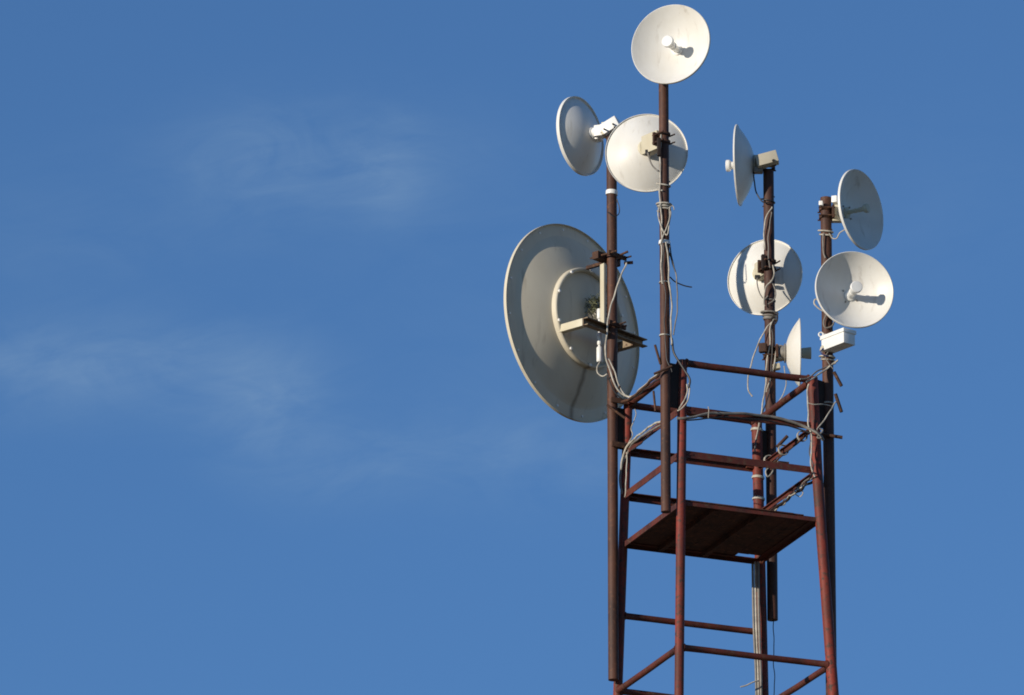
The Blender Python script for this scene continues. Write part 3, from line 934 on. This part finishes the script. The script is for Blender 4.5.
cable('pale strand slanting from the right mast to the second rail end', [(836, 402, fR - .01), (829, 412, 56.93), (823.5, 421, 56.9), (817, 430, 56.88)], 0.0052, 'cable_white')
cable('dark knot of cable at the right end of the second front rail', [(812, 430, 56.86), (817, 433, 56.85), (821, 438, 56.86), (817, 437.5, 56.86), (823, 431, 56.88), (820, 428, 56.88)], 0.0065, 'cable_grey')


def along(p, q, n, amp, seed):
    rnd = random.Random(seed)
    out = []
    for k in range(n + 1):
        t = k / n
        out.append((p[0] + (q[0] - p[0]) * t + rnd.uniform(-amp, amp), p[1] + (q[1] - p[1]) * t + rnd.uniform(-amp, amp),
                    p[2] + (q[2] - p[2]) * t + rnd.uniform(-0.02, 0.02)))
    return out


cable('pale strand knotted along the lowest right side rail above the platform', along((815, 475, 56.9), (774, 511, 57.66), 13, 2.0, 3), 0.0055, 'cable_white')
cable('dark bundle along the lowest right side rail above the platform', along((816, 478, 56.92), (773, 510, 57.68), 9, 1.0, 5), 0.011, 'plate_dark_shade')
cable('grey strand twisted with the dark bundle on the lowest right side rail', along((815, 473, 56.9), (775, 510, 57.66), 11, 2.2, 9), 0.005, 'cable_grey')
cable('grey cable lying on the second right side rail with pale ties', along((812, 431, 56.92), (768, 467, 57.72), 8, 0.8, 12), 0.008, 'rust')
cable('tangle of pale cable ends at the back tower leg, above the platform', [(770, 466, 57.68), (766, 471, 57.66), (768, 477, 57.66), (772, 473, 57.68), (774, 467, 57.7), (778, 461, 57.68)], 0.0055, 'cable_white')
for lab, x0, x1, xo, y0, mt, rr in (('left strand of the pale bundle on the back leg under the platform', 752.6, 756.5, 0, 564, 'cable_grey', 0.0095),
                                ('middle strand of the pale bundle on the back leg under the platform', 755.2, 758.6, 0, 562, 'cable_white', 0.0085),
                                ('right strand of the pale bundle on the back leg under the platform', 758.2, 761.2, 0, 562, 'cable_grey', 0.0105)):
    cable(lab, [(x0, y0, 57.75), (x0 + 0.2 * (x1 - x0), 612, 57.74), (x0 + .45 * (x1 - x0), 640, 57.75), (x0 + .8 * (x1 - x0), 668, 57.76), (x1, 700, 57.78), (x1 + .5, 740, 57.8)], rr, mt, straight=True)
cable('loose pale tie end sticking out left from the back leg near the bottom', [(759, 680.5, 57.74), (754, 682, 57.72), (747, 685.5, 57.72), (740.5, 687, 57.72)], 0.0055, 'cable_white')

# thinner, darker odds and ends of cable
cable('thin black strand down the front of the tallest mast beside the pale cable', [(664, 245, fF), (663, 270, fF), (665.5, 300, fF), (664.5, 330, fF), (667, 358, fF), (672, 372, fF)], 0.0042, 'black')
cable('short frayed pale end sticking out of the wound loops on the tallest mast', [(667, 209, fF), (672, 206, fF), (674, 210, fF)], 0.0035, 'cable_white')
cable('dark lead from the tallest mast along the left top rail into the large dish', [(661, 378, 56.62), (652, 384, 56.8), (643, 391, 57.0), (634, 398, 57.2), (627, 401, 57.33), (618, 396, 57.33), (611, 384, 57.33), (607, 372, 57.33)], 0.0055, 'black')
cable('thin dark strand hanging in a low bow under the left second rail', [(655, 427, 56.75), (647, 437, 56.95), (638, 446, 57.15), (631, 450, 57.35), (627, 447, 57.4)], 0.004, 'black')
cable('black strand down the back mast between the two pale ones', [(771, 322, fB), (773, 338, fB - .008), (771.5, 356, fB - .008), (771, 376, fB - .008), (768, 396, fB), (762, 416, 57.70), (757, 436, 57.70), (755, 452, 57.71)], 0.005, 'black')
cable('grey strand down the upper back mast beside the pale cable', [(771.5, 212, fB), (770, 226, fB), (768, 240, fB), (768.5, 256, fB), (770, 268, fB)], 0.0045, 'cable_grey')
cable('black strand under the thick grey cable on the second front rail', [(686, 420, 56.55), (700, 419.5, 56.58), (720, 417, 56.65), (745, 418.5, 56.72), (770, 421, 56.8), (795, 428, 56.87), (812, 433, 56.88)], 0.006, 'black')
cable('dark strand beside the pale cable on the left edge of the right tower leg', [(811, 440, 56.88), (809.5, 452, 56.88), (813, 463, 56.88), (812, 474, 56.88), (806, 483, 57.0)], 0.005, 'black')
cable('short pale end curling off the lowest right side rail knot', [(799, 489, 57.2), (803, 493, 57.18), (800, 497, 57.18), (795, 494, 57.2)], 0.0042, 'cable_white')
cable('thin grey strand dropping from the white box to the cable coil below it', [(828, 352, fR - .01), (826, 357, fR - .01), (829, 364, fR - .01), (833, 369, fR - .01)], 0.004, 'cable_grey')

# white ties round the back leg and on the second right side rail
ties = MB()
for y in (431, 478, 499):
    c = P(757.6, y, corner('B', 20.6).y)
    z = c.z
    c = corner('B', z)
    ties = MB()
    ties.lathe(c, (0.1, 0, 1), [(0.031, -0.008), (0.039, -0.008), (0.041, 0), (0.039, 0.008), (0.031, 0.008)], 20)
    ties.build('cable_tie', M['cable_white'], tower)
for t in (0.22, 0.55, 0.8):
    p = corner('R', Z2).lerp(corner('B', Z2), t)
    d = (corner('B', Z2) - corner('R', Z2)).normalized()
    ties = MB(); ties.lathe(p, d, [(0.030, -0.008), (0.036, -0.008), (0.036, 0.008), (0.030, 0.008)], 14)
    ties.build('cable_tie', M['cable_white'], tower)

scene.cycles.filter_width = 1.8
